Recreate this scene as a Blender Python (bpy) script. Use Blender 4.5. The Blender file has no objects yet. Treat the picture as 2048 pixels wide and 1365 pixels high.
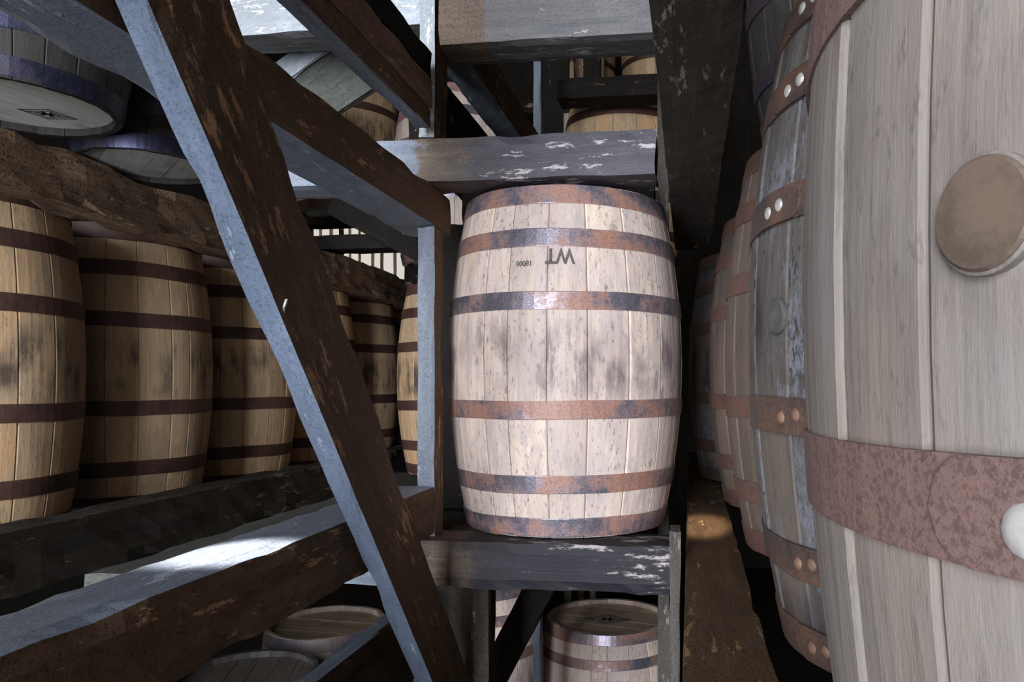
import bpy, bmesh, math, random
from mathutils import Vector, Matrix, noise

# ------------------------------------------------------------------ camera, world, light, exposure
SC = bpy.context.scene
COL = SC.collection
EYE = 2.0                                  # height of the lens above the floor
YAW = math.atan(180 / 1495)

cam = bpy.data.cameras.new('camera')
cam.sensor_width = 36
cam.lens = 1495 / 2048 * 36
cam.shift_x = (1024 - 1200) / 2048
cam.shift_y = (775 - 682.5) / 2048
cam.clip_start = 0.02
camo = bpy.data.objects.new('camera', cam)
camo.location = (0, 0, EYE)
camo.rotation_euler = (math.pi / 2, 0, YAW)
COL.objects.link(camo)
SC.camera = camo

world = bpy.data.worlds.new('world')
SC.world = world
world.use_nodes = True
bg = world.node_tree.nodes['Background']
bg.inputs[0].default_value = (1.0, 0.93, 0.84, 1)
bg.inputs[1].default_value = 0.55


def area(name, loc, target, sx, sy, power, color):
    l = bpy.data.lights.new(name, 'AREA')
    l.shape = 'RECTANGLE'
    l.size = sx
    l.size_y = sy
    l.energy = power
    l.color = color
    o = bpy.data.objects.new(name, l)
    o.location = loc
    d = Vector(target) - Vector(loc)
    o.rotation_euler = d.to_track_quat('-Z', 'Y').to_euler()
    COL.objects.link(o)
    return o


# daylight coming in through the open loading door behind the camera
area('door_daylight', (-1.15, -4.0, EYE + 0.35), (-0.6, 2.0, EYE), 1.6, 4.4, 500, (0.84, 0.90, 1.0))
# narrow spot lamp, used in place of a patch of sun
def spot(name, loc, target, power, angle, color, blend=0.4):
    l = bpy.data.lights.new(name, 'SPOT')
    l.energy = power
    l.spot_size = math.radians(angle)
    l.spot_blend = blend
    l.shadow_soft_size = 0.02
    l.color = color
    o = bpy.data.objects.new(name, l)
    o.location = loc
    o.rotation_euler = (Vector(target) - Vector(loc)).to_track_quat('-Z', 'Y').to_euler()
    COL.objects.link(o)


# added spot lamps standing in for sun patches; the roof is solid
spot('sun_patch_spot', (-2.2, -0.6, EYE + 2.0), (-0.665, 1.02, EYE - 0.24), 3000, 3.4, (1.0, 0.95, 0.88), 0.7)
spot('sun_patch_spot', (-0.10, -1.5, EYE + 1.2), (0.035, 1.97, EYE - 0.36), 3000, 2.4, (1.0, 0.84, 0.62), 0.7)

SC.view_settings.view_transform = 'Standard'
SC.view_settings.look = 'None'
SC.view_settings.gamma = 1
SC.view_settings.exposure = 0.35
SC.view_settings.use_curve_mapping = False

# ------------------------------------------------------------------ materials
class NT:
    def __init__(s, name):
        s.m = bpy.data.materials.new(name)
        s.m.use_nodes = True
        s.t = s.m.node_tree
        s.n = s.t.nodes
        s.b = s.n['Principled BSDF']

    def node(s, typ, **kw):
        n = s.n.new(typ)
        for k, v in kw.items():
            setattr(n, k, v)
        return n

    def link(s, a, b):
        s.t.links.new(a, b)

    def setin(s, sock, v):
        if hasattr(v, 'is_output'):
            s.link(v, sock)
        else:
            sock.default_value = v

    def coord(s, scale, rnd=True):
        tc = s.node('ShaderNodeTexCoord')
        mp = s.node('ShaderNodeMapping')
        s.link(tc.outputs['Object'], mp.inputs['Vector'])
        mp.inputs['Scale'].default_value = scale
        if rnd:
            oi = s.node('ShaderNodeObjectInfo')
            mul = s.node('ShaderNodeVectorMath', operation='SCALE')
            mul.inputs[0].default_value = (13.1, 7.7, 5.3)
            s.link(oi.outputs['Random'], mul.inputs['Scale'])
            s.link(mul.outputs[0], mp.inputs['Location'])
        return mp.outputs[0]

    def noise(s, vec, scale, detail=4, rough=0.6, dist=0.0):
        n = s.node('ShaderNodeTexNoise')
        s.link(vec, n.inputs['Vector'])
        n.inputs['Scale'].default_value = scale
        n.inputs['Detail'].default_value = detail
        n.inputs['Roughness'].default_value = rough
        n.inputs['Distortion'].default_value = dist
        return n.outputs['Fac']

    def ramp(s, fac, lo, hi, a=0.0, b=1.0):
        r = s.node('ShaderNodeMapRange', interpolation_type='SMOOTHSTEP')
        s.link(fac, r.inputs['Value'])
        r.inputs['From Min'].default_value = lo
        r.inputs['From Max'].default_value = hi
        r.inputs['To Min'].default_value = a
        r.inputs['To Max'].default_value = b
        return r.outputs[0]

    def mix(s, fac, a, b, mode='MIX'):
        m = s.node('ShaderNodeMix', data_type='RGBA', blend_type=mode)
        s.setin(m.inputs['Factor'], fac)
        for sock, v in ((m.inputs['A'], a), (m.inputs['B'], b)):
            if isinstance(v, tuple):
                sock.default_value = (*v, 1) if len(v) == 3 else v
            else:
                s.link(v, sock)
        return m.outputs['Result']

    def math(s, op, a, b=0.0, clamp=False):
        m = s.node('ShaderNodeMath', operation=op)
        m.use_clamp = clamp
        s.setin(m.inputs[0], a)
        s.setin(m.inputs[1], b)
        return m.outputs[0]

    def bump(s, h, strength, dist=0.002):
        b = s.node('ShaderNodeBump')
        b.inputs['Strength'].default_value = strength
        b.inputs['Distance'].default_value = dist
        s.link(h, b.inputs['Height'])
        s.link(b.outputs[0], s.b.inputs['Normal'])


def timber_mat(name, a, b, flake, flake_amt=0.5, speck=(0.01, 0.01, 0.01), speck_amt=0.3, rough=0.6, spec=0.4, bump=0.8,
               flake_scale=9.0, ends=None):
    """rack timber, grain along local X"""
    k = NT(name)
    v = k.coord((1.2, 14, 14))
    g = k.noise(v, 2.2, 8, 0.7, 0.6)
    c = k.mix(k.ramp(g, 0.3, 0.7), a, b)
    v3 = k.coord((1, 1, 1))
    mid = k.noise(k.coord((0.35, 1, 1)), 45, 4, 0.75)
    c = k.mix(k.ramp(mid, 0.40, 0.68, 0, 0.6), c, tuple(x * 0.45 for x in a))
    big = k.noise(v3, 4, 3, 0.6)
    c = k.mix(k.ramp(big, 0.35, 0.7), c, tuple(x * 0.62 for x in a))
    vf = k.coord((0.22, 1, 1))
    fl = k.noise(vf, flake_scale * 6, 6, 0.75)
    patch = k.noise(v3, flake_scale * 0.5, 3, 0.6)
    f = k.math('ADD', fl, k.math('MULTIPLY', k.math('SUBTRACT', patch, 0.5), 0.45))
    fm = k.ramp(f, 0.66 - 0.16 * flake_amt, 0.70 - 0.13 * flake_amt)
    c = k.mix(k.math('MULTIPLY', fm, 0.85), c, flake)
    sp = k.noise(v3, 190, 3, 0.8)
    c = k.mix(k.math('MULTIPLY', k.ramp(sp, 0.52, 0.62), speck_amt), c, speck)
    if ends:
        sx = k.node('ShaderNodeSeparateXYZ')
        tc = k.node('ShaderNodeTexCoord')
        k.link(tc.outputs['Object'], sx.inputs[0])
        xx = k.math('ADD', sx.outputs['X'], k.math('MULTIPLY', k.math('SUBTRACT', k.noise(v3, 18, 5, 0.7), 0.5), 0.16))
        pc = k.mix(k.ramp(g, 0.3, 0.7), (0.30, 0.335, 0.39), (0.19, 0.215, 0.27))
        bc = k.mix(k.ramp(g, 0.3, 0.7), (0.24, 0.165, 0.11), (0.11, 0.08, 0.065))
        sp2 = k.math('MULTIPLY', k.ramp(sp, 0.52, 0.62), 0.5)
        bc = k.mix(sp2, bc, (0.02, 0.018, 0.018))
        pc = k.mix(sp2, pc, (0.10, 0.11, 0.13))
        c = k.mix(k.ramp(xx, ends + 0.02, ends + 0.17), bc, c)
        c = k.mix(k.ramp(xx, ends - 0.02, ends + 0.01), pc, c)  # pale at the low end, then brown, then the dark base
    k.link(c, k.b.inputs['Base Color'])
    k.b.inputs['Roughness'].default_value = rough
    k.b.inputs['Specular IOR Level'].default_value = spec
    h = k.math('ADD', k.math('MULTIPLY', g, 0.7), k.math('ADD', k.math('MULTIPLY', sp, 0.35), k.math('MULTIPLY', fm, 0.3)))
    k.bump(h, bump, 0.003)
    return k.m


def stave_mat(name, a, b, grey, stain, stain_amt=1.0, fleck=0.6, rough=0.6, dark_end=0.0,
              warm=(0.6, 0.4, 0.25), bloom=None):
    """barrel wood, grain along local Z; belly mould in a band about the middle of the barrel"""
    k = NT(name)
    oi = k.node('ShaderNodeObjectInfo')
    v = k.coord((16, 16, 0.9))
    g = k.noise(v, 1.5, 8, 0.7, 0.4)
    c = k.mix(k.ramp(g, 0.3, 0.72), a, b)
    # each stave is cut from a different board
    rnd = k.math('FRACT', k.math('MULTIPLY', oi.outputs['Random'], 37.7))
    c = k.mix(k.math('MULTIPLY', k.ramp(rnd, 0.3, 1.0), 0.4), c, grey)
    streak = k.noise(k.coord((60, 60, 1.1)), 1.6, 6, 0.75)
    c = k.mix(k.ramp(streak, 0.48, 0.72, 0, 0.55), c, tuple(x * 0.42 for x in b))
    mott = k.noise(k.coord((1, 1, 0.4)), 34, 5, 0.75)
    c = k.mix(k.ramp(mott, 0.46, 0.66, 0, 0.75), c, grey)
    hs = k.node('ShaderNodeHueSaturation')
    k.link(c, hs.inputs['Color'])
    k.link(k.ramp(oi.outputs['Random'], 0, 1, 0.84, 1.10), hs.inputs['Value'])
    hs.inputs['Saturation'].default_value = 1.0
    c = hs.outputs['Color']
    v1 = k.coord((1, 1, 1), False)
    vr = k.coord((1, 1, 0.35))
    blot = k.noise(vr, 7, 5, 0.65, 0.3)
    c = k.mix(k.ramp(blot, 0.42, 0.70, 0, 0.7), c, grey)
    # broad warm and cool weather patches
    cloud = k.noise(k.coord((1, 1, 0.6)), 3.2, 4, 0.6)
    c = k.mix(k.ramp(cloud, 0.5, 0.72, 0, 0.55), c, warm)
    c = k.mix(k.ramp(cloud, 0.46, 0.28, 0, 0.5), c, tuple(x * 0.6 for x in grey))
    # mould and water marks in the belly
    sep = k.node('ShaderNodeSeparateXYZ')
    tc = k.node('ShaderNodeTexCoord')
    k.link(tc.outputs['Object'], sep.inputs[0])
    az = k.math('ABSOLUTE', sep.outputs['Z'])
    band = k.ramp(az, 0.03, 0.125, 1, 0)
    st = k.noise(vr, 13, 7, 0.75, 0.5)
    stz = k.noise(k.coord((26, 26, 2.2)), 2.4, 5, 0.8)
    sm = k.math('MULTIPLY', k.ramp(k.math('ADD', k.math('MULTIPLY', st, 0.6), k.math('MULTIPLY', stz, 0.4)), 0.40, 0.56), band)
    patchy = k.ramp(k.noise(k.coord((1, 1, 0.7)), 6.5, 3, 0.6), 0.40, 0.58, 0.12, 1.0)
    c = k.mix(k.math('MULTIPLY', k.math('MULTIPLY', sm, patchy), 0.9 * stain_amt), c, stain)
    # knots, nicks and stray dark blotches
    vo = k.node('ShaderNodeTexVoronoi')
    k.link(k.coord((1, 1, 0.45)), vo.inputs['Vector'])
    vo.inputs['Scale'].default_value = 11
    kn = k.math('ADD', vo.outputs['Distance'], k.math('MULTIPLY', k.math('SUBTRACT', fk0 := k.noise(v1, 60, 3, 0.7), 0.5), 0.35))
    pick = k.ramp(k.noise(k.coord((1, 1, 1)), 4.5, 2, 0.5), 0.52, 0.60)
    c = k.mix(k.math('MULTIPLY', k.math('MULTIPLY', k.ramp(kn, 0.20, 0.06), pick), 0.75), c, stain)
    if bloom:
        bl = k.noise(k.coord((1, 1, 0.5)), 8, 6, 0.75)
        blf = k.noise(k.coord((1, 1, 0.6)), 90, 3, 0.8)
        c = k.mix(k.math('MULTIPLY', k.ramp(bl, 0.48, 0.62), k.ramp(blf, 0.40, 0.56)), c, bloom)
    # fine dark flecks everywhere
    fk = k.noise(k.coord((1, 1, 0.3)), 120, 3, 0.8)
    low = k.noise(vr, 5, 3, 0.6)
    fm = k.math('MULTIPLY', k.ramp(fk, 0.56, 0.66), k.ramp(low, 0.3, 0.62))
    c = k.mix(k.math('MULTIPLY', fm, fleck), c, stain)
    if dark_end:
        e = k.ramp(k.math('ADD', az, k.math('MULTIPLY', k.math('SUBTRACT', blot, 0.5), 0.3)), 0.33, 0.44)
        c = k.mix(k.math('MULTIPLY', e, dark_end), c, stain)
    k.link(c, k.b.inputs['Base Color'])
    k.b.inputs['Roughness'].default_value = rough
    k.b.inputs['Specular IOR Level'].default_value = 0.35
    k.bump(k.math('ADD', g, k.math('ADD', k.math('MULTIPLY', fk, 0.4), k.math('MULTIPLY', streak, 0.5))), 0.7, 0.0015)
    return k.m


def hoop_mat(name, steel, rust, rust_lo=0.42, rust_hi=0.6, metal=0.75, rough=0.42):
    k = NT(name)
    v = k.coord((1, 1, 1))
    n1 = k.noise(v, 7, 4, 0.6)
    n2 = k.noise(v, 60, 4, 0.8)
    f = k.ramp(k.math('ADD', k.math('MULTIPLY', n1, 0.75), k.math('MULTIPLY', n2, 0.25)), rust_lo, rust_hi)
    c = k.mix(f, steel, rust)
    gr = k.noise(v, 260, 3, 0.8)
    c = k.mix(k.ramp(gr, 0.45, 0.62, 0, 0.6), c, tuple(x * 0.35 for x in rust))
    k.link(c, k.b.inputs['Base Color'])
    k.link(k.math('MULTIPLY', k.math('SUBTRACT', 1.0, f), metal), k.b.inputs['Metallic'])
    k.link(k.math('ADD', k.math('MULTIPLY', f, 0.16), rough), k.b.inputs['Roughness'])
    k.bump(k.math('ADD', gr, n2), 0.35, 0.0012)
    return k.m


def flat_mat(name, col, rough=0.6, metal=0.0):
    k = NT(name)
    v = k.coord((1, 1, 1))
    n = k.noise(v, 45, 4, 0.7)
    k.link(k.mix(k.ramp(n, 0.35, 0.7), col, tuple(x * 0.6 for x in col)), k.b.inputs['Base Color'])
    k.b.inputs['Roughness'].default_value = rough
    k.b.inputs['Metallic'].default_value = metal
    k.bump(n, 0.3, 0.001)
    return k.m


M = {}
M['pale'] = timber_mat('lit_blue_grey_timber', (0.235, 0.27, 0.33), (0.14, 0.165, 0.21), (0.38, 0.42, 0.48), 0.40,
                       (0.05, 0.06, 0.08), 0.55, rough=0.5, spec=0.5)  # cool daylight on the lit faces is put into this colour
M['braceblue'] = timber_mat('lit_blue_grey_brace_edge', (0.165, 0.205, 0.28), (0.11, 0.14, 0.20), (0.30, 0.34, 0.42), 0.3,
                       (0.04, 0.05, 0.07), 0.5, rough=0.55, spec=0.4)  # lit edge of the brace, its light mixed into the colour
M['white'] = timber_mat('lit_whitish_timber', (0.62, 0.66, 0.70), (0.38, 0.43, 0.48), (0.8, 0.8, 0.8), 0.6,
                        (0.1, 0.12, 0.14), 0.35, rough=0.5, spec=0.5)  # brightness of lit front faces painted in as a whitish tone
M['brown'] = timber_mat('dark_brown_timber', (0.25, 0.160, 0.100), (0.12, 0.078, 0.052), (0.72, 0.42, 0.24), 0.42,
                        (0.01, 0.008, 0.006), 0.5, rough=0.75, spec=0.2, bump=1.0)  # brown wood; on aisle-side faces it also carries their shade
M['red'] = timber_mat('reddish_rough_sawn_timber', (0.40, 0.25, 0.18), (0.24, 0.14, 0.10), (0.55, 0.42, 0.36), 0.4,
                      (0.02, 0.015, 0.012), 0.7, rough=0.8, spec=0.2, bump=1.0)
M['black'] = timber_mat('blackened_timber', (0.022, 0.018, 0.015), (0.012, 0.010, 0.009), (0.30, 0.22, 0.16), 0.12,
                        (0.004, 0.004, 0.004), 0.5, rough=0.75, spec=0.08, bump=1.0)
M['log'] = timber_mat('bark_edged_timber', (0.36, 0.23, 0.14), (0.05, 0.038, 0.028), (0.55, 0.40, 0.27), 0.45,
                      (0.006, 0.006, 0.005), 0.85, rough=0.85, spec=0.15, bump=1.6)
M['violet'] = timber_mat('dark_slate_painted_timber', (0.060, 0.057, 0.072), (0.030, 0.028, 0.037), (0.50, 0.45, 0.45), 0.30,
                         (0.01, 0.01, 0.012), 0.4, rough=0.5, spec=0.45, flake_scale=6)
M['lowbeam'] = timber_mat('dark_beam_pale_at_the_end', (0.022, 0.020, 0.026), (0.010, 0.0095, 0.013), (0.46, 0.40, 0.39), 0.62,
                          (0.01, 0.01, 0.012), 0.4, rough=0.55, spec=0.25, flake_scale=4, ends=-0.145)
M['upbeam'] = timber_mat('slate_beam_pale_at_the_end', (0.068, 0.062, 0.075), (0.034, 0.031, 0.040), (0.50, 0.45, 0.45), 0.30,
                         (0.01, 0.01, 0.012), 0.4, rough=0.5, spec=0.4, flake_scale=6, ends=-0.06)
M['beamtan'] = timber_mat('worn_brown_grey_timber', (0.22, 0.15, 0.10), (0.12, 0.085, 0.07), (0.40, 0.34, 0.30), 0.35,
                          (0.01, 0.01, 0.012), 0.55, rough=0.6, spec=0.35)
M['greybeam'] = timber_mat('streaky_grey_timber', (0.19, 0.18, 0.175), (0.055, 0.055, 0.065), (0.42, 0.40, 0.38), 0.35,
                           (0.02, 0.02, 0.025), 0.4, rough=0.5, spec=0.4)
M['postgrey'] = timber_mat('dusty_brown_grey_timber', (0.12, 0.105, 0.09), (0.065, 0.055, 0.048), (0.30, 0.27, 0.24), 0.45,
                           (0.01, 0.01, 0.01), 0.5, rough=0.75, spec=0.25)
M['darkflake'] = timber_mat('dark_timber_with_peeling_flakes', (0.085, 0.072, 0.058), (0.045, 0.039, 0.033), (0.34, 0.27, 0.20), 0.36,
                            (0.008, 0.008, 0.008), 0.5, rough=0.8, spec=0.1, flake_scale=7)
M['orangefloor'] = timber_mat('orange_brown_dirty_timber', (0.15, 0.085, 0.042), (0.035, 0.025, 0.017), (0.36, 0.22, 0.10), 0.36,
                              (0.01, 0.008, 0.006), 0.75, rough=0.8, spec=0.2, flake_scale=5)
M['moss'] = timber_mat('grey_green_timber', (0.13, 0.135, 0.115), (0.06, 0.063, 0.055), (0.30, 0.31, 0.30), 0.3,
                       (0.015, 0.015, 0.013), 0.5, rough=0.65, spec=0.3)
M['wall'] = timber_mat('dark_shed_boards', (0.03, 0.024, 0.018), (0.018, 0.014, 0.011), (0.09, 0.06, 0.04), 0.1,
                       (0.01, 0.008, 0.006), 0.4, rough=0.85, spec=0.15)
M['slat'] = timber_mat('thin_pale_lath', (0.40, 0.34, 0.27), (0.24, 0.19, 0.15), (0.5, 0.45, 0.4), 0.3, rough=0.7)

BM = {
    'pale': stave_mat('bleached_oak_stave', (0.88, 0.72, 0.60), (0.68, 0.52, 0.42), (0.54, 0.44, 0.42), (0.19, 0.135, 0.135), 1.0, 0.8, warm=(0.90, 0.70, 0.52)),
    'unlit': stave_mat('unlit_black_stave', (0.045, 0.038, 0.033), (0.025, 0.021, 0.018), (0.05, 0.045, 0.045), (0.01, 0.01, 0.012), 1.0, 0.5, 0.6, warm=(0.05, 0.038, 0.03)),  # black stands for the unlit barrel bodies, shade put into the colour
    'tan': stave_mat('tan_oak_stave', (0.66, 0.45, 0.26), (0.46, 0.29, 0.155), (0.40, 0.29, 0.19), (0.06, 0.045, 0.038), 1.0, 0.55, warm=(0.68, 0.36, 0.15)),
    'grey': stave_mat('silvered_oak_stave', (0.27, 0.215, 0.168), (0.18, 0.145, 0.115), (0.205, 0.182, 0.168), (0.075, 0.062, 0.055), 0.45, 0.45, 0.7, warm=(0.30, 0.22, 0.155)),
    'dirty': stave_mat('sooty_oak_stave', (0.15, 0.125, 0.105), (0.075, 0.062, 0.052), (0.10, 0.095, 0.095), (0.012, 0.012, 0.016), 1.0, 0.8, 0.6, 0.7,
                       warm=(0.17, 0.125, 0.09), bloom=(0.15, 0.15, 0.165)),
    'brown': stave_mat('brown_grey_oak_stave', (0.145, 0.105, 0.080), (0.090, 0.066, 0.050), (0.115, 0.095, 0.082), (0.05, 0.04, 0.035), 0.5, 0.6, 0.7,
                       warm=(0.22, 0.135, 0.095)),
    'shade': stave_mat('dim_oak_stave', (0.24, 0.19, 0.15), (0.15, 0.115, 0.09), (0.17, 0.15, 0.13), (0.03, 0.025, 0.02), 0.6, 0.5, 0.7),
}
HM = {
    'pale': hoop_mat('steel_hoop_with_orange_rust', (0.30, 0.29, 0.35), (0.40, 0.21, 0.155), 0.42, 0.58, 0.65, 0.30),
    'unlit': hoop_mat('dark_violet_sheen_hoop', (0.075, 0.078, 0.14), (0.045, 0.032, 0.036), 0.44, 0.58, 0.8, 0.35),  # bluish reflected light put into the steel colour
    'tan': hoop_mat('dark_brown_rusty_hoop', (0.060, 0.036, 0.034), (0.095, 0.042, 0.030), 0.3, 0.6, 0.4, 0.45),
    'grey': hoop_mat('pink_brown_hoop', (0.15, 0.095, 0.085), (0.17, 0.095, 0.078), 0.3, 0.7, 0.1, 0.6),
    'brown': hoop_mat('pink_brown_rusty_hoop', (0.11, 0.062, 0.05), (0.15, 0.072, 0.050), 0.35, 0.62, 0.1, 0.6),
    'dirty': hoop_mat('sooty_brown_hoop', (0.055, 0.050, 0.055), (0.13, 0.070, 0.045), 0.35, 0.62, 0.3, 0.5),
    'shade': hoop_mat('dull_hoop', (0.09, 0.085, 0.11), (0.12, 0.07, 0.05), 0.4, 0.62, 0.5, 0.45),
}
M['rivet'] = flat_mat('galvanised_rivet', (0.62, 0.58, 0.54), 0.4, 0.4)
M['rustrivet'] = flat_mat('rusty_rivet', (0.19, 0.10, 0.065), 0.7)
M['bung'] = flat_mat('walnut_brown_bung', (0.12, 0.085, 0.062), 0.6)
M['bungrim'] = flat_mat('pale_bung_lip', (0.22, 0.19, 0.17), 0.5)
M['bunggrey'] = flat_mat('weathered_grey_bung', (0.085, 0.078, 0.07), 0.8)
M['ink'] = flat_mat('faded_black_stencil_ink', (0.13, 0.115, 0.105), 0.8)
M['stamp'] = flat_mat('branded_char', (0.06, 0.065, 0.06), 0.8)

# ------------------------------------------------------------------ helpers
def link(o, parent=None):
    COL.objects.link(o)
    if parent is not None:
        o.parent = parent
    return o


def tag(o, label=None, cat=None, group=None, kind=None):
    if label:
        o['label'] = label
    if cat:
        o['category'] = cat
    if group:
        o['group'] = group
    if kind:
        o['kind'] = kind
    return o


def mesh_from(bm, name, mats, smooth=True):
    me = bpy.data.meshes.new(name)
    bmesh.ops.recalc_face_normals(bm, faces=bm.faces)
    bm.to_mesh(me)
    bm.free()
    for m in mats:
        me.materials.append(m)
    for p in me.polygons:
        p.use_smooth = smooth
    return me


def pydata(name, verts, faces, mats, smooth=False, recalc=True):
    me = bpy.data.meshes.new(name)
    me.from_pydata(verts, [], faces)
    if recalc:
        bm = bmesh.new()
        bm.from_mesh(me)
        bmesh.ops.recalc_face_normals(bm, faces=bm.faces)
        bm.to_mesh(me)
        bm.free()
    for m in mats:
        me.materials.append(m)
    for p in me.polygons:
        p.use_smooth = smooth
    return me


def timber_mesh(name, L, W, H, seed, mats, rough=0.003, ragged=0.004, slotfn=None, waves=0.003):
    """a sawn timber centred on its origin: length on X, width on Y, height on Z. Worn arrises, checked surface."""
    n = max(6, min(70, int(L / 0.035)))
    ns = 4
    ring = []
    c = min(W, H) * 0.07
    for i in range(ns):
        t = -1 + 2 * (i / ns)
        ring.append((t, -1))
    for i in range(ns):
        ring.append((1, -1 + 2 * i / ns))
    for i in range(ns):
        ring.append((1 - 2 * i / ns, 1))
    for i in range(ns):
        ring.append((-1, 1 - 2 * i / ns))
    K = len(ring)
    verts, faces = [], []
    off = Vector((seed * 3.17, seed * 1.31, seed * 0.7))
    for j in range(n + 1):
        x = -L / 2 + L * j / n
        wy = noise.noise(Vector((x * 1.3, 0, 0)) + off) * waves
        wz = noise.noise(Vector((x * 1.3, 5, 0)) + off) * waves
        for (a, b) in ring:
            y, z = a * W / 2, b * H / 2
            corner = abs(a) == 1 and abs(b) == 1
            if corner:
                e = noise.noise(Vector((x * 9, a * 3, b * 3)) + off)
                cc = c * (0.5 + 0.5 * abs(e)) + ragged * max(0, e) * 1.5
                y -= a * cc
                z -= b * cc
            d = noise.noise(Vector((x * 4, y * 25, z * 25)) + off) * rough + noise.noise(Vector((x * 20, y * 60, z * 60)) + off) * rough * 0.5
            if not corner:
                if abs(a) == 1:
                    y += a * (d - rough)
                else:
                    z += b * (d - rough)
            verts.append((x + (noise.noise(Vector((y * 40, z * 40, j))) * rough * 2 if j in (0, n) else 0), y + wy, z + wz))
    for j in range(n):
        for i in range(K):
            a = j * K + i
            b = j * K + (i + 1) % K
            faces.append((a, b, b + K, a + K))
    faces.append(tuple(reversed(range(K))))
    faces.append(tuple(n * K + i for i in range(K)))
    me = pydata(name, verts, faces, mats, smooth=False, recalc=False)
    if slotfn:
        for p in me.polygons:
            p.material_index = slotfn(p.normal, p.center)
    return me


AX = {'x': Matrix.Identity(3),
      'y': Matrix(((0, -1, 0), (1, 0, 0), (0, 0, 1))),        # local X -> world Y, local Y -> world -X, Z up
      'z': Matrix(((0, 0, -1), (0, 1, 0), (1, 0, 0)))}        # local X -> world Z, local Z -> world -X
SEED = [1]


def facing(table, default=0):
    """choose a slot from the WORLD direction of the face: table of (dir, slot)"""
    def f(nw):
        for d, s in table:
            if nw.dot(Vector(d)) > 0.6:
                return s
        return default
    return f


def box(name, x0, x1, y0, y1, z0, z1, mats, label, cat, group=None, face=None, rough=0.003, ragged=0.004, parent=None, split=None):
    """axis-aligned timber; z is measured from eye height"""
    SEED[0] += 1
    dx, dy, dz = x1 - x0, y1 - y0, z1 - z0
    ax = 'x' if dx >= max(dy, dz) else ('y' if dy >= dz else 'z')
    R = AX[ax]
    L, W, H = {'x': (dx, dy, dz), 'y': (dy, dx, dz), 'z': (dz, dy, dx)}[ax]
    c = Vector(((x0 + x1) / 2, (y0 + y1) / 2, (z0 + z1) / 2 + EYE))

    def slot(nl, cl):
        nw = R @ nl
        s = face(nw) if face else 0
        if split:
            s = split(nw, R @ cl + c, s)
        return s
    me = timber_mesh(name, L, W, H, SEED[0], [M[m] for m in mats], rough, ragged, slot)
    o = bpy.data.objects.new(name, me)
    o.matrix_world = Matrix.Translation(c) @ R.to_4x4()
    link(o, parent)
    if label:
        tag(o, label, cat, group)
    return o


def bar(name, a, b, w, h, side, mats, label, cat, group=None, face=None, rough=0.003):
    """timber from a to b; w is the size along `side`, h across it"""
    SEED[0] += 1
    a = Vector(a) + Vector((0, 0, EYE))
    b = Vector(b) + Vector((0, 0, EYE))
    ex = (b - a).normalized()
    ey = Vector(side)
    ey = (ey - ex * ey.dot(ex)).normalized()
    ez = ex.cross(ey)
    R = Matrix((ex, ey, ez)).transposed()
    me = timber_mesh(name, (b - a).length, w, h, SEED[0], [M[m] for m in mats], rough, 0.004,
                     (lambda nl, cl: face(R @ nl)) if face else None)
    o = bpy.data.objects.new(name, me)
    o.matrix_world = Matrix.Translation((a + b) / 2) @ R.to_4x4()
    link(o)
    tag(o, label, cat, group)
    return o


def structure(name, x0, x1, y0, y1, z0, z1, mat):
    v = [(x, y, z + EYE) for x in (x0, x1) for y in (y0, y1) for z in (z0, z1)]
    f = [(0, 1, 3, 2), (4, 6, 7, 5), (0, 4, 5, 1), (2, 3, 7, 6), (0, 2, 6, 4), (1, 5, 7, 3)]
    o = bpy.data.objects.new(name, pydata(name, v, f, [mat]))
    link(o)
    o['kind'] = 'structure'
    return o

# ------------------------------------------------------------------ the shell
FL = -2.0
structure('floor', -4.6, 2.4, -4.2, 8.7, FL - 0.1, FL, M['wall'])
structure('ceiling', -4.6, 2.4, -4.2, 8.7, 4.2, 4.3, M['wall'])
structure('wall_left', -4.7, -4.6, -4.2, 8.7, FL, 4.2, M['wall'])
structure('wall_right', 2.4, 2.5, -4.2, 8.7, FL, 4.2, M['wall'])
# back wall is boarded round an opening that lets the daylight in
WX0, WX1, WZ0, WZ1 = -4.55, -2.3, 1.25, 2.1
bw = bpy.data.objects.new('wall_back', None)
link(bw)
bw.location = (0, 8.4, EYE)
bw['kind'] = 'structure'
i = 0
x = -4.6
while x < 2.4:
    x1 = min(x + 0.22, 2.4)
    spans = [(FL - 0.02, 4.22)]
    if x1 > WX0 and x < WX1:
        spans = [(FL - 0.02, WZ0), (WZ1, 4.22)]
    for (a, b) in spans:
        yo = 0.03 * (i % 2)
        box('board', x - 0.015, x1 + 0.015, 8.4 + yo, 8.43 + yo, a, b, ['wall'], None, None)
        o = COL.objects[-1]
        o.parent = bw
        o.matrix_parent_inverse = Matrix.Translation((0, -8.4, -EYE))
    x = x1
    i += 1
win = bpy.data.objects.new('window_1', None)
link(win)
win.location = (0, 8.38, EYE)
win['kind'] = 'structure'


def wchild(name, *a, mats=('black',)):
    o = box(name, *a, list(mats), None, None, rough=0.001)
    o.parent = win
    o.matrix_parent_inverse = Matrix.Translation((0, -8.38, -EYE))


wchild('window_sill', WX0, WX1, 8.30, 8.40, WZ0 - 0.05, WZ0)
wchild('window_head', WX0, WX1, 8.30, 8.40, WZ1, WZ1 + 0.05)
xx = WX0
rr = random.Random(4)
while xx < WX1:
    wchild('window_slat', xx, xx + rr.choice((0.02, 0.03, 0.05)), 8.33, 8.37, WZ0, WZ1, mats=(rr.choice(('slat', 'black', 'brown')),))
    xx += rr.uniform(0.10, 0.17)

# ------------------------------------------------------------------ barrels
RB, RH, HH = 0.3175, 0.266, 0.425        # belly radius, head radius, half height
NST = 21


def prof(z):
    t = min(1.0, abs(z) / HH)
    return RB - (RB - RH) * (t ** 2.0)


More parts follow.
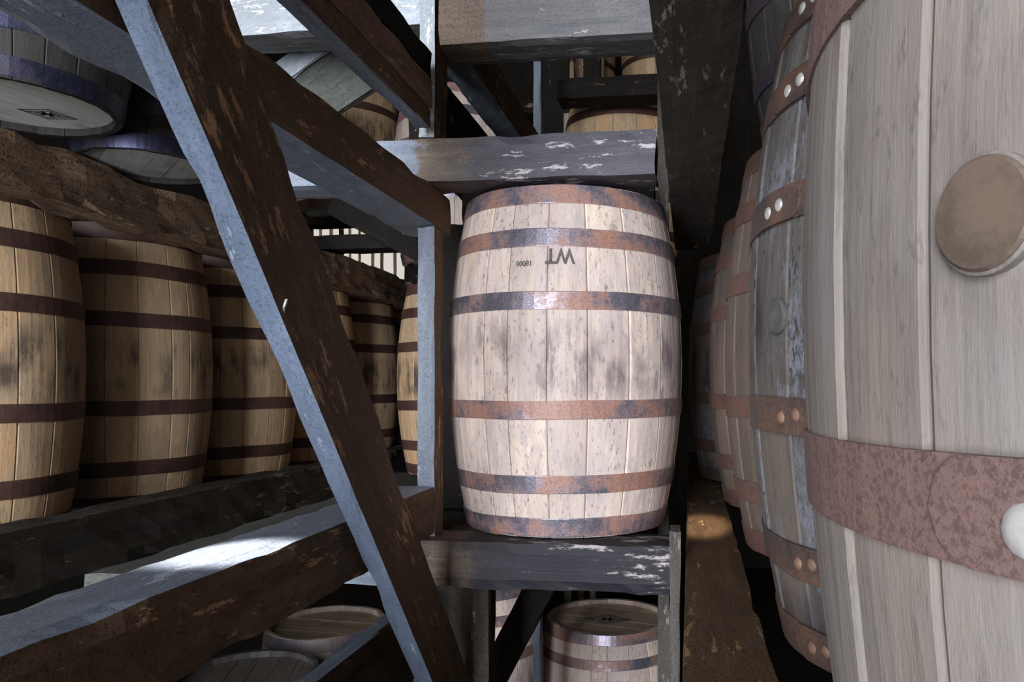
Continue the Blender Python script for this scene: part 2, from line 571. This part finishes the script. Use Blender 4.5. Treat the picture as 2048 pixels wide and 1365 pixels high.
def stave_mesh(name, a0, a1, mat, rnd):
    nz = 16
    gap = 0.0022
    w = a1 - a0
    thick = 0.026
    prud = rnd.uniform(-0.0012, 0.0012)
    hz = HH + rnd.uniform(-0.0015, 0.0015)
    ch = 0.010
    cols = [(gap, -0.0020), (gap + ch, -0.0002), (w * 0.3, 0), (w * 0.5, 0.0001), (w * 0.7, 0), (w - gap - ch, -0.0002), (w - gap, -0.0020)]
    verts, faces = [], []
    K = len(cols) + 2
    for j in range(nz + 1):
        z = -hz + 2 * hz * j / nz
        r = prof(z) + prud
        for (da, dr) in cols:
            a = a0 + da
            verts.append(((r + dr) * math.cos(a), (r + dr) * math.sin(a), z))
        for a in (a1 - gap, a0 + gap):
            rin = r - thick + (0.008 if j in (0, nz) else 0)
            verts.append((rin * math.cos(a), rin * math.sin(a), z))
    for j in range(nz):
        for i in range(K):
            a = j * K + i
            b = j * K + (i + 1) % K
            faces.append((a, b, b + K, a + K))
    faces.append(tuple(reversed(range(K))))
    faces.append(tuple(nz * K + i for i in range(K)))
    return pydata(name, verts, faces, [mat], smooth=False, recalc=True)


def hoop_mesh(z0, z1, mat, lap, seed):
    n = 72
    verts, faces = [], []
    off = 0.0030

    def strip(a_start, a_end, n, o, closed, round_end=False):
        base = len(verts)
        for i in range(n + (0 if closed else 1)):
            t = i / n
            a = a_start + (a_end - a_start) * t
            wob = 0.0016 * math.sin(a * 2 + seed) + 0.0006 * math.sin(a * 7 + seed * 2)
            h0, h1 = z0 + wob, z1 + wob
            if round_end:
                zc, hh = (h0 + h1) / 2, (h1 - h0) / 2
                d = min(t, 1 - t) * abs(a_end - a_start) * RB / hh
                k = math.sqrt(max(0.0, 1 - max(0, 1 - d) ** 2)) if d < 1 else 1
                k = max(k, 0.02)
                h0, h1 = zc - hh * k, zc + hh * k
            for (z, e) in ((h0, -0.004), (h0, o - 0.0004), (h0 + 0.0015, o), (h1 - 0.0015, o), (h1, o - 0.0004), (h1, -0.004)):
                r = prof(z) + e + 0.0004
                verts.append((r * math.cos(a), r * math.sin(a), z))
        m = n if closed else n
        for i in range(m):
            for k in range(5):
                p = base + i * 6 + k
                q = base + ((i + 1) % n if closed else i + 1) * 6 + k
                faces.append((p, q, q + 1, p + 1))
    strip(0, 2 * math.pi, n, off, True)
    if lap is not None:
        strip(lap - 0.19, lap + 0.19, 28, off + 0.0024, False, True)
    me = pydata('hoop', verts, faces, [mat], smooth=False, recalc=False)
    bm = bmesh.new()
    bm.from_mesh(me)
    bmesh.ops.recalc_face_normals(bm, faces=bm.faces)
    bm.to_mesh(me)
    bm.free()
    return me


def rivet_mesh(mat, r=0.0085):
    v, f = [(0, 0, 0.004)], []
    for k, (rr_, hh_) in enumerate(((0.45, 0.0035), (0.85, 0.002), (1.0, 0))):
        for i in range(12):
            a = i * math.pi / 6
            v.append((rr_ * r * math.cos(a), rr_ * r * math.sin(a), hh_))
    for i in range(12):
        f.append((0, 1 + i, 1 + (i + 1) % 12))
        for k in range(2):
            p, q = 1 + 12 * k + i, 1 + 12 * k + (i + 1) % 12
            f.append((p, p + 12, q + 12, q))
    return pydata('rivet', v, f, [mat], smooth=True)


def head_board_mesh(i, n, mat, rr_):
    """one straight plank of the round head, thickness 18 mm"""
    Rr = RH - 0.019
    y0 = -Rr + 2 * Rr * i / n + 0.0012
    y1 = -Rr + 2 * Rr * (i + 1) / n - 0.0012
    pts = []
    k = 6
    for j in range(k + 1):
        y = y0 + (y1 - y0) * j / k
        pts.append((math.sqrt(max(0, Rr * Rr - y * y)), y))
    for j in range(k, -1, -1):
        y = y0 + (y1 - y0) * j / k
        pts.append((-math.sqrt(max(0, Rr * Rr - y * y)), y))
    d = rr_.uniform(-0.0007, 0.0007)
    v = [(x, y, 0.009 + d) for x, y in pts] + [(x, y, -0.009 + d) for x, y in pts]
    m = len(pts)
    f = [tuple(range(m)), tuple(reversed(range(m, 2 * m)))]
    for j in range(m):
        f.append((j, m + j, m + (j + 1) % m, (j + 1) % m))
    return pydata('head_board', v, f, [mat])


def head_mat(name, a, b):
    k = NT(name)
    g = k.noise(k.coord((1.5, 18, 18)), 2.5, 7, 0.7, 0.3)
    c = k.mix(k.ramp(g, 0.3, 0.7), a, b)
    n = k.noise(k.coord((1, 1, 1)), 9, 4, 0.6)
    c = k.mix(k.ramp(n, 0.5, 0.75, 0, 0.5), c, tuple(x * 0.4 for x in b))
    k.link(c, k.b.inputs['Base Color'])
    k.b.inputs['Roughness'].default_value = 0.6
    k.bump(g, 0.4, 0.001)
    return k.m


HD = {
    'pale': head_mat('bleached_oak_head', (0.92, 0.74, 0.55), (0.74, 0.55, 0.38)),
    'unlit': head_mat('black_head', (0.05, 0.04, 0.03), (0.03, 0.02, 0.02)),
    'tan': head_mat('pale_grey_oak_head', (0.80, 0.79, 0.74), (0.60, 0.59, 0.54)),
    'grey': head_mat('silvered_oak_head', (0.40, 0.36, 0.32), (0.28, 0.25, 0.22)),
    'brown': head_mat('brown_head', (0.2, 0.15, 0.1), (0.12, 0.09, 0.06)),
    'dirty': head_mat('sooty_oak_head', (0.12, 0.10, 0.085), (0.07, 0.06, 0.05)),
    'shade': head_mat('brown_oak_head', (0.26, 0.19, 0.12), (0.16, 0.11, 0.07)),
}

HOOPS = ((0.377, 0.4235), (0.272, 0.316), (0.122, 0.165), (-0.137, -0.093), (-0.316, -0.272), (-0.4235, -0.377))


def bung_meshes(kind):
    def lathe(pts, name, mat, n=40):
        v, f = [], []
        for (r, h) in pts:
            for i in range(n):
                a = 2 * math.pi * i / n
                v.append((r * math.cos(a), r * math.sin(a), h))
        for k in range(len(pts) - 1):
            for i in range(n):
                p, q = k * n + i, k * n + (i + 1) % n
                f.append((p, q, q + n, p + n))
        f.append(tuple(reversed(range(n))))
        f.append(tuple((len(pts) - 1) * n + i for i in range(n)))
        return pydata(name, v, f, [mat], smooth=False)
    r = 0.0215
    plug = lathe([(r, -0.012), (r, 0.0035), (r - 0.0012, 0.0048), (r * 0.55, 0.0052), (0.001, 0.0054)], 'bung', M['bunggrey' if kind == 'dirty' else 'bung'])
    lip = lathe([(r + 0.0002, -0.010), (r + 0.0014, -0.010), (r + 0.0013, 0.0022), (r + 0.0002, 0.0030)], 'bung_lip', M['bungrim' if kind != 'dirty' else 'bunggrey'], 40)
    return plug, lip


PROTO = {}


def make_proto(kind, variant):
    """a full set of stave / hoop / head meshes for one kind of wood"""
    rnd = random.Random(variant * 91 + 7)
    ws = [rnd.uniform(0.72, 1.3) for _ in range(NST)]
    s = sum(ws)
    a = variant * 0.37
    staves = []
    for w in ws:
        da = w / s * 2 * math.pi
        staves.append(stave_mesh('stave', a, a + da, BM[kind], rnd))
        a += da
    laps = [rnd.uniform(0, 6.28) for _ in HOOPS]
    hoops_ = [hoop_mesh(z0, z1, HM[kind], None, variant * 3 + j) for j, (z0, z1) in enumerate(HOOPS)]
    heads = [head_board_mesh(i, 6, HD[kind], rnd) for i in range(6)]
    PROTO[(kind, variant)] = (staves, hoops_, heads)


RIV = rivet_mesh(M['rivet'])
RIVR = rivet_mesh(M['rustrivet'])


def barrel(kind, variant, X, Y, zmid, label, group=None, sxy=1.0, sz=1.0, rot=0.0, laps=None, bung=None, tilt=(0, 0), heads='both',
           parts=True, rusty=False, rivet_r=1.0, hd_kind=None):
    if (kind, variant) not in PROTO:
        make_proto(kind, variant)
    st, hp, hd = PROTO[(kind, variant)]
    if hd_kind:
        rh = random.Random(variant)
        hd = [head_board_mesh(i, 6, HD[hd_kind], rh) for i in range(6)]
    root = bpy.data.objects.new('barrel', None)
    link(root)
    # origin of the thing at its base; the children hang at mid height
    root.location = (X, Y, EYE + zmid - HH * sz)
    root.scale = (sxy, sxy, sz)
    root.rotation_euler = (tilt[0], tilt[1], rot)
    tag(root, label, 'barrel', group)
    up = (0, 0, HH)

    def child(name, me, loc=up, rotz=0.0, par=root):
        o = bpy.data.objects.new(name, me)
        o.location = loc
        o.rotation_euler = (0, 0, rotz)
        link(o, par)
        return o
    for me in st:
        child('stave', me)
    for j, me in enumerate(hp):
        lap = laps[j] if laps else None
        if lap is not None:
            lap -= rot
            z0, z1 = HOOPS[j]
            me = hoop_mesh(z0, z1, HM[kind], lap, variant * 3 + j)
        h = child('hoop', me)
        if lap is not None:
            zc = (z0 + z1) / 2
            for k in (-1, 1):
                aa = lap + k * 0.047
                r = prof(zc) + 0.0055
                rv = bpy.data.objects.new('rivet', RIVR if (rusty and j > 2) else RIV)
                link(rv, h)
                nrm = Vector((math.cos(aa), math.sin(aa), 0))
                rv.location = nrm * r + Vector((0, 0, zc + k * 0.002))
                rv.rotation_euler = nrm.to_track_quat('Z', 'Y').to_euler()
                rv.scale = (rivet_r, rivet_r, 1)
    for sgn in ((1, -1) if heads == 'both' else ((1,) if heads == 'top' else (-1,))):
        for me in hd:
            child('head_board', me, (0, 0, HH + sgn * (HH - 0.03)), 0.6 * variant)
    if bung:
        ang, bz = bung
        ang -= rot
        plug, lip = bung_meshes(kind)
        nrm = Vector((math.cos(ang), math.sin(ang), 0))
        for me in (plug, lip):
            o = child(me.name.split('.')[0], me)
            o.location = nrm * (prof(bz) + 0.0005) + Vector((0, 0, HH + bz))
            o.rotation_euler = nrm.to_track_quat('Z', 'Y').to_euler()
    return root


def toward(X, Y, px):
    """angle round a barrel at (X, Y)"""
    return px


LAB = []
# right-hand row, nearest first
B_R = [(0.377, 0.440, 'grey', 1), (0.392, 1.067, 'dirty', 2), (0.387, 1.70, 'brown', 3), (0.367, 2.34, 'brown', 1), (0.304, 2.98, 'dirty', 2)]
R_lab = ['silvered oak barrel nearest the camera at the right edge, with a big brown bung',
         'sooty dark grey barrel with a grey bung, directly behind the nearest right-hand barrel',
         'slim-looking grey brown barrel third along the right-hand row',
         'pinkish grey barrel fourth along the right-hand row, its left edge catching light',
         'blackish barrel with a bluish sheen, farthest in the right-hand row']
# angles of the riveted laps and bungs on the visible side
A1 = math.radians(209.5)
A2 = math.radians(203)
for i, (x, y, kd, v) in enumerate(B_R):
    if i == 0:
        laps = [A1 - 0.05] * 6
        laps = [A1 + 0.2, A1 + 0.1, A1 + 0.0, A1 + 0.10, A1, A1]
        bung = (A1, -0.002)
    elif i == 1:
        laps = [A2 + 0.02, A2 + 0.02, A2 - 0.04, A2 + 0.08, A2 + 0.1, A2 + 0.1]
        bung = (A2, 0.008)
    else:
        laps, bung = None, None
    barrel(kd, v, x, y, (0.065, 0.080, 0.075, 0.075, 0.075)[i], R_lab[i], 'barrels in the right-hand row', sxy=0.972, sz=0.98 if i == 0 else 1.0, rot=0.3 * i, laps=laps, bung=bung, rusty=(i == 1),
           rivet_r=1.25 if i == 0 else 1.0)

# the barrel in the middle
CB = barrel('pale', 4, -0.339, 2.034, 0.062, 'bleached oak barrel with rusty hoops and upside-down WT stencil, alone on the centre crossbeam', rot=0.1)

# left-hand row
YL = [1.65, 2.18, 2.72, 3.25, 3.78, 4.31]
L_lab = ['tan barrel cut off by the left edge of the photo, first of the left-hand row',
         'tan barrel with mould-blotched staves second from the left edge, one stave ochre yellow',
         'tan barrel third in the left-hand row, half hidden by the diagonal brace',
         'tan barrel fourth in the left-hand row, mostly behind the diagonal brace',
         'tan barrel seen just right of the diagonal brace, fifth in the left-hand row',
         'dim narrow sliver of barrel at the far end of the left-hand row']
for i, y in enumerate(YL):
    barrel('tan', 5 + i % 3, -1.8, y, 0.055, L_lab[i], 'barrels in the left-hand row', sxy=0.82, rot=0.9 * i)
barrel('tan', 6, -1.05, 3.40, 0.035, 'pale tan barrel glimpsed between the left-hand row and the grey upright post', sxy=0.96, rot=2.0)
# upper tier left
barrel('unlit', 2, -1.76, 1.77, 0.735 + 0.425, 'barrel overhead at upper left showing its pale underside head with a dark diamond stamp', 'barrels of the upper left tier', sxy=0.88, rot=0.2, hd_kind='tan')
barrel('unlit', 2, -1.80, 2.31, 0.735 + 0.425, 'barrel overhead behind the diamond-stamped one, with blue light on its bottom hoop', 'barrels of the upper left tier', sxy=0.82, rot=1.2, hd_kind='tan')
barrel('tan', 6, -2.016, 4.19, 1.0 + 0.425, 'tan barrel with a dark hoop peeping below the grey boards at upper centre-left', sxy=1.0, rot=0.5)
barrel('pale', 4, -1.20, 3.75, 0.62 + 0.425, 'whitish barrel behind the slanting rail above the centre crossbeam', sxy=1.0, rot=0.9)
barrel('tan', 7, -0.34, 3.83, 0.605 + 0.425, 'dim barrel with a wide black top rim, in the gap above the centre crossbeam', rot=0.9)
barrel('tan', 7, -0.25, 6.2, 2.31 + 0.425, 'tiny far barrel, the right one, high in the gap between the top crossbeams', rot=0.9)
barrel('tan', 6, -0.93, 6.2, 2.31 + 0.425, 'tiny dim barrel high up, left of the other far barrel', rot=0.4)
barrel('unlit', 2, 0.46, 1.95, 0.62 + 0.425, 'dark upper barrel with a violet hoop, glimpsed right of the big flaking post', rot=0.9)
# lower tier
LB = barrel('pale', 4, -0.405, 3.68, -1.13 - 0.425, 'low barrel under the centre crossbeam showing its stamped round top', sxy=1.12, rot=0.5)
barrel('pale', 4, -0.95, 3.30, -0.86 - 0.425, 'pale barrel low down behind the dark slanting strut', sxy=0.92, rot=1.5)
for i, (x, y) in enumerate([(-1.45, 1.75), (-1.45, 2.30), (-1.45, 2.85)]):
    barrel('dirty' if i < 2 else 'shade', 2 if i < 2 else 8, x, y, -0.94 - 0.425,
           ['very dark barrel top low at bottom left, nearest of the lower tier', 'dark barrel top low at bottom left, second of the lower tier',
            'brown barrel top glimpsed under the left depth beam', 'dim barrel farthest back under the left depth beam'][i],
           'barrels of the lower left tier', sxy=0.84, rot=i * 0.7)

# stencil on the centre barrel: WT, upside down, and a small number beside it
def stencil(body, size, ang, z, par, name, squash=1.0, R=RB):
    cu = bpy.data.curves.new('lettering', 'FONT')
    cu.body = body
    cu.size = size
    cu.align_x = 'CENTER'
    cu.align_y = 'CENTER'
    cu.extrude = 0.0
    cu.offset = 0.0011 if size > 0.03 else 0.0002
    tmp = bpy.data.objects.new('tmp', cu)
    COL.objects.link(tmp)
    bpy.context.view_layer.update()
    dg = bpy.context.evaluated_depsgraph_get()
    me = bpy.data.meshes.new_from_object(tmp.evaluated_get(dg))
    bpy.data.objects.remove(tmp)
    bm = bmesh.new()
    bm.from_mesh(me)
    bmesh.ops.triangulate(bm, faces=bm.faces)
    bmesh.ops.subdivide_edges(bm, edges=[e for e in bm.edges if e.calc_length() > 0.006], cuts=2)
    for v in bm.verts:
        x, y = -v.co.x * squash, -v.co.y              # turned upside down
        zz = z + y
        r = prof(zz) + 0.0016
        a = ang + x / R
        v.co = Vector((r * math.cos(a), r * math.sin(a), zz))
    bm.to_mesh(me)
    bm.free()
    me.materials.clear()
    me.materials.append(M['ink'])
    o = bpy.data.objects.new(name, me)
    link(o, par)
    o.location = (0, 0, HH)
    tag(o, 'faded black stencil reading %s upside down' % body)
    return o


rotc = 0.1
acen = math.radians(-90 + 9.5) - rotc
stencil('WT', 0.052, acen - 0.050, 0.249, CB, 'stencil_lettering', 0.85)
stencil('18000', 0.018, acen - 0.335, 0.232, CB, 'stencil_lettering', 0.95)


def emblem(par, zloc, rot, s, sx, flip, off=(0, 0)):
    """diamond stamp made of thin bars on a barrel head"""
    verts, faces = [], []

    def seg(p, q, w):
        p, q = Vector(p), Vector(q)
        d = (q - p).normalized()
        n = Vector((-d.y, d.x)) * w / 2
        b = len(verts)
        for z in (0, 0.0006):
            for c in (p - n - d * w / 2, q - n + d * w / 2, q + n + d * w / 2, p + n - d * w / 2):
                verts.append((c.x, c.y, z))
        for f in ((0, 1, 2, 3), (7, 6, 5, 4), (0, 4, 5, 1), (1, 5, 6, 2), (2, 6, 7, 3), (3, 7, 4, 0)):
            faces.append(tuple(b + k for k in f))
    a, b = s * sx, s
    C = [(-a, 0), (0, b), (a, 0), (0, -b)]
    for i in range(4):
        seg(C[i], C[(i + 1) % 4], 0.006)
    C2 = [(x * 0.66, y * 0.66) for x, y in C]
    for i in range(4):
        seg(C2[i], C2[(i + 1) % 4], 0.003)
    for (p, q, w) in (((-0.35, 0.0), (0.35, 0.0), 0.012), ((-0.2, 0.3), (0.2, -0.3), 0.007), ((0.2, 0.3), (-0.2, -0.3), 0.007),
                      ((-0.8, 0.1), (-0.55, 0.1), 0.005), ((0.55, -0.1), (0.8, -0.1), 0.005), ((0.1, 0.45), (0.1, -0.45), 0.006),
                      ((-0.15, 0.2), (-0.15, -0.4), 0.006)):
        seg((p[0] * a, p[1] * b), (q[0] * a, q[1] * b), w)
    me = pydata('stamped_emblem', verts, faces, [M['stamp']])
    o = bpy.data.objects.new('stamped_emblem', me)
    link(o, par)
    o.location = (off[0], off[1], zloc)
    o.rotation_euler = (0, 0, rot)
    tag(o, 'dark diamond-shaped brand on the head')
    return o


UL1 = [o for o in COL.objects if o.get('label', '').startswith('barrel overhead at upper left')][0]
emblem(UL1, 0.0195, 0.55, 0.048, 1.5, True, (0.02, 0.11))
emblem(LB, 2 * HH - 0.0195, -0.5, 0.06, 1.7, False)

# ------------------------------------------------------------------ rack timbers
F_side = facing([((1, 0, 0), 1)], 0)          # slot 1: shaded tone on the aisle face (+X); slot 0: lit tone elsewhere

T = 'timber'
# crossbeams that carry the centre barrel
def pale_left(x_edge):
    def f(nw, c, s):
        e = x_edge + 0.02 * noise.noise(Vector((c.y * 30, c.z * 30, 0)))
        if c.x < e:
            return 1
        if c.x < e + 0.12 + 0.05 * noise.noise(Vector((c.z * 40, 3, 1))):
            return 2
        return 0
    return f


box('crossbeam', -0.95, -0.045, 1.72, 1.87, -0.486, -0.363, ['lowbeam'],
    'dark crossbeam with white flakes that the centre barrel stands on', 'beam')
box('crossbeam', -1.10, -0.08, 1.74, 1.87, 0.492, 0.605, ['upbeam'],
    'dark slate crossbeam just above the centre barrel, pale at its left end', 'beam')
box('crossbeam', -0.95, -0.105, 2.16, 2.30, -0.486, -0.366, ['black'],
    'rear crossbeam under the back of the centre barrel', 'beam')
box('crossbeam', -0.68, -0.105, 2.18, 2.30, 0.492, 0.605, ['black'],
    'black crossbeam just behind the slate one above the centre barrel', 'beam')
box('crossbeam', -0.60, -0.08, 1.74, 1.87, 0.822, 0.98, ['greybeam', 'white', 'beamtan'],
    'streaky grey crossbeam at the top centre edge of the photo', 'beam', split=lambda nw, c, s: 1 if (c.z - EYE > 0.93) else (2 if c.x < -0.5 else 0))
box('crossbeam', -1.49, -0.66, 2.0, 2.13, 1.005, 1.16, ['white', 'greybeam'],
    'bright whitish crossbeam at the top, left of the upright post', 'beam', face=facing([((0, 0, -1), 1)], 0))  # underside slot is darker, its shade painted in
for (y, z0, z1, xa, xb, lab) in ((3.0, 0.568, 0.632, -1.75, -0.645, 'black crossbeam in front of the bright window slit'),
                                 (4.2, 0.95, 1.0, -2.5, -1.4, 'dim crossbeam carrying the tan barrel above the window slit'),
                                 (3.72, 0.50, 0.62, -1.44, -0.66, 'black crossbeam carrying the whitish upper barrel'),
                                 (3.42, 1.31, 1.41, -0.60, -0.11, 'black crossbeam crossing the rim of the dim upper barrel'),
                                 (3.78, 0.49, 0.605, -0.60, -0.05, 'dark crossbeam carrying the dim barrel above centre'),
                                 (3.40, -0.50, -0.39, -1.44, -0.70, 'dark crossbeam under the tan barrel behind the upright post'),
                                 (5.82, 2.15, 2.26, -1.5, 0.3, 'high far crossbeam carrying the thin laths'),
                                 (6.2, 2.20, 2.31, -1.5, 0.3, 'high far crossbeam carrying the tiny barrels')):
    box('crossbeam', xa, xb, y - 0.07, y + 0.07, z0, z1, ['black'], lab, 'beam')

# rails that run away from the camera, left bay
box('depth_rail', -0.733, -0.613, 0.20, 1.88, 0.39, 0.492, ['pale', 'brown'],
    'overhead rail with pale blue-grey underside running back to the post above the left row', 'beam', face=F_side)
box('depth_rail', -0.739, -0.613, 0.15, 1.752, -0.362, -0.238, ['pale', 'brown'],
    'broad beam with lit grey top running from bottom left back to the upright post', 'beam', face=F_side)
box('depth_board', -0.845, -0.742, 0.95, 1.72, -0.362, -0.256, ['moss'],
    'dull grey-green board lying alongside the grey-topped beam', 'board')
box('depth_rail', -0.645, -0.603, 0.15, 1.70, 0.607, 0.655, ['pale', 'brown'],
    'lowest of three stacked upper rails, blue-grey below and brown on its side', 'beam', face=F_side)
box('depth_rail', -0.643, -0.601, 0.15, 1.70, 0.656, 0.726, ['red'],
    'reddish speckled rail in the middle of the three stacked upper rails', 'beam')
box('depth_rail', -0.645, -0.602, 0.15, 1.70, 0.727, 0.79, ['black'],
    'dark rail topmost of the three stacked upper rails', 'beam')
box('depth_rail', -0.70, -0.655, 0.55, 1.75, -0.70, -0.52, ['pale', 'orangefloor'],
    'thin lower rail with pale top edge below the grey-topped beam, bottom centre-left', 'beam', face=F_side)
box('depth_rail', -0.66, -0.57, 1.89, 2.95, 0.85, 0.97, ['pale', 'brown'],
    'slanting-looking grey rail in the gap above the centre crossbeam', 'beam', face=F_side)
box('depth_rail', -0.76, -0.685, 1.95, 3.05, 0.62, 0.865, ['black'],
    'black rail beside the upright post in the gap above the centre crossbeam', 'beam')
# left row rails
box('log_rail', -1.57, -1.45, 0.5, 5.0, 0.423, 0.566, ['log'],
    'rough bark-edged log rail over the tops of the left-hand barrels', 'log', rough=0.012, ragged=0.02)
box('log_rail', -1.57, -1.45, 0.5, 5.0, -0.46, -0.307, ['darkflake', 'black'],
    'black fungus-spotted rail along the feet of the left-hand barrels', 'log', rough=0.01, ragged=0.012)
box('depth_rail', -1.74, -1.60, 0.9, 5.0, -0.47, -0.374, ['black'], 'black front bearer under the feet of the left-hand barrels', 'beam')
box('depth_rail', -2.06, -1.92, 0.9, 5.0, -0.47, -0.374, ['black'], 'black rear bearer under the feet of the left-hand barrels', 'beam')
box('depth_rail', -2.05, -1.93, 1.3, 3.2, 0.62, 0.735, ['black'], 'dark bearer holding the upper left barrels', 'beam')
# right row rails
box('depth_rail', -0.058, 0.077, 0.25, 2.75, 0.50, 0.62, ['darkflake', 'darkflake'],
    'wide dark overhead rail with peeling flakes, right of the centre barrel', 'beam')
box('depth_rail', -0.012, 0.113, 0.25, 4.2, -0.46, -0.360, ['orangefloor', 'orangefloor'],
    'orange-brown dirty rail along the feet of the right-hand barrels', 'beam')
box('depth_rail', 0.24, 0.34, -0.2, 4.2, -0.46, -0.353, ['black'], 'dark front bearer under the right-hand barrels', 'beam')
box('depth_rail', 0.46, 0.56, -0.2, 4.2, -0.46, -0.353, ['black'], 'dark rear bearer under the right-hand barrels', 'beam')
box('depth_rail', 0.22, 0.62, 1.2, 3.2, 0.505, 0.62, ['black'], 'dark plank over the tops of the farther right-hand barrels', 'beam')

# uprights
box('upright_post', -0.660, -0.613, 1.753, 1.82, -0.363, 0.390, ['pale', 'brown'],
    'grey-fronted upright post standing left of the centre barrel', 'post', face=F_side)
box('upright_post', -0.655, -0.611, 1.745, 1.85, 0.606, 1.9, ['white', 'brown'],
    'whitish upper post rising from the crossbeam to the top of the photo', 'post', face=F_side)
box('upright_post', -0.68, -0.52, 1.90, 1.98, FL, -0.368, ['darkflake'],
    'brown lower post under the left end of the centre crossbeam', 'post')
box('upright_post', -0.100, -0.062, 2.262, 2.34, FL, 4.2, ['postgrey'],
    'narrow dusty post behind the right edge of the centre barrel', 'post')
box('upright_post', -0.043, -0.017, 1.56, 1.64, FL, -0.30, ['postgrey'],
    'narrow dusty lower post at the right end of the centre crossbeam', 'post')
box('upright_post', -0.75, -0.665, 2.18, 2.27, -0.366, 0.490, ['black'],  # not a real post: added strip for the shade in the gap
    'black filler for shade in the gap between the grey-fronted post and the centre barrel', 'post')  # added black strip standing for the shade in this gap
box('upright_post', -0.638, -0.603, 3.0, 3.05, FL, 4.2, ['pale'],
    'thin speckled grey post seen behind the crossbeams right of the slanting rail', 'post')
rp = random.Random(3)
for k, (x, y, w, m, z0, z1, lab) in enumerate([
        (-0.85, 4.6, 0.20, 'black', FL, 4.2, 'black upright in the dark gap, just right of the thin grey post'),
        (-0.733, 4.9, 0.07, 'brown', FL, 4.2, 'dark brown upright in the gap above the centre crossbeam'),
        (-0.617, 4.9, 0.06, 'black', FL, 4.2, 'narrow black upright left of the tiny far barrels'),
        (-0.795, 5.8, 0.07, 'slat', 2.26, 4.2, 'pale lath hanging high in the gap'),
        (-0.680, 5.8, 0.025, 'slat', 2.26, 4.2, 'very thin pale lath high in the gap beside the far barrel'),
        (-0.56, 4.3, 0.035, 'slat', FL, 1.72, 'short pale lath left of the dim upper barrel'),
        (-0.71, 4.3, 0.045, 'slat', FL, 1.60, 'short reddish lath close to the thin grey post')]):
    box('lath' if m == 'slat' else 'upright_post', x - w / 2, x + w / 2, y, y + 0.05, z0, z1, [m], lab, 'lath' if m == 'slat' else 'post')

# the big diagonal brace
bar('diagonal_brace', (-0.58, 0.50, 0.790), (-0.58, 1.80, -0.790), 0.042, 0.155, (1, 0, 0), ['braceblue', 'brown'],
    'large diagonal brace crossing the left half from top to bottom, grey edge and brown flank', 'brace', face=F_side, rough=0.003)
BR = [o for o in COL.objects if o.name == 'diagonal_brace'][0]
nv, nf = [], []
pts = [(0, 0, 0), (0.004, -0.004, 0.012), (0.012, -0.010, 0.024)]
for p in pts:
    for i in range(8):
        a = i * math.pi / 4
        nv.append((p[0] + 0.0022 * math.cos(a), p[1] + 0.0022 * math.sin(a), p[2]))
for k in range(2):
    for i in range(8):
        nf.append((k * 8 + i, k * 8 + (i + 1) % 8, k * 8 + 8 + (i + 1) % 8, k * 8 + 8 + i))
nf.append(tuple(range(7, -1, -1)))
nf.append(tuple(range(16, 24)))
nail = bpy.data.objects.new('bent_nail', pydata('bent_nail', nv, nf, [M['rivet']], True))
link(nail)
nail.parent = BR
nail.matrix_parent_inverse = BR.matrix_world.inverted()
nail.location = (-0.566, 0.985, EYE + 0.098)
nail['label'] = 'small bent pale nail'
bar('diagonal_brace', (-0.83, 2.36, -1.32), (-0.42, 2.36, -0.527), 0.10, 0.10, (0, 1, 0), ['black', 'brown'],
    'blackish slanting strut under the centre crossbeam', 'brace')
bar('diagonal_board', (-1.36, 2.30, 0.86), (-0.86, 2.30, 1.16), 0.03, 0.20, (0, 1, 0), ['moss', 'moss'],
    'grey-green slanting board below the whitish crossbeam', 'board')
bar('diagonal_board', (-1.42, 2.27, 0.94), (-1.08, 2.27, 1.16), 0.02, 0.07, (0, 1, 0), ['white'],
    'pale slanting lath along the edge of the grey-green board', 'board')
bar('diagonal_brace', (-1.45, 2.905, 0.743), (-1.05, 2.905, 0.528), 0.045, 0.085, (0, 1, 0), ['black'],
    'dark slanting piece under the pale end of the upper crossbeam', 'brace')

# sleepers under the lower tier
for (x0, x1, y0, y1, z1, lab) in ((-1.75, -1.15, 1.6, 1.9, -1.794, 'sleeper under the nearest lower left barrel'),
                                  (-1.75, -1.15, 2.15, 2.45, -1.794, 'sleeper under the second lower left barrel'),
                                  (-1.75, -1.15, 2.65, 3.05, -1.794, 'sleeper under the third lower left barrel'),
                                  (-1.10, -0.80, 3.0, 3.5, -1.715, 'sleeper under the pale lower barrel')):
    box('sleeper', x0, x1, y0, y1, FL, z1, ['black'], lab, 'sleeper')
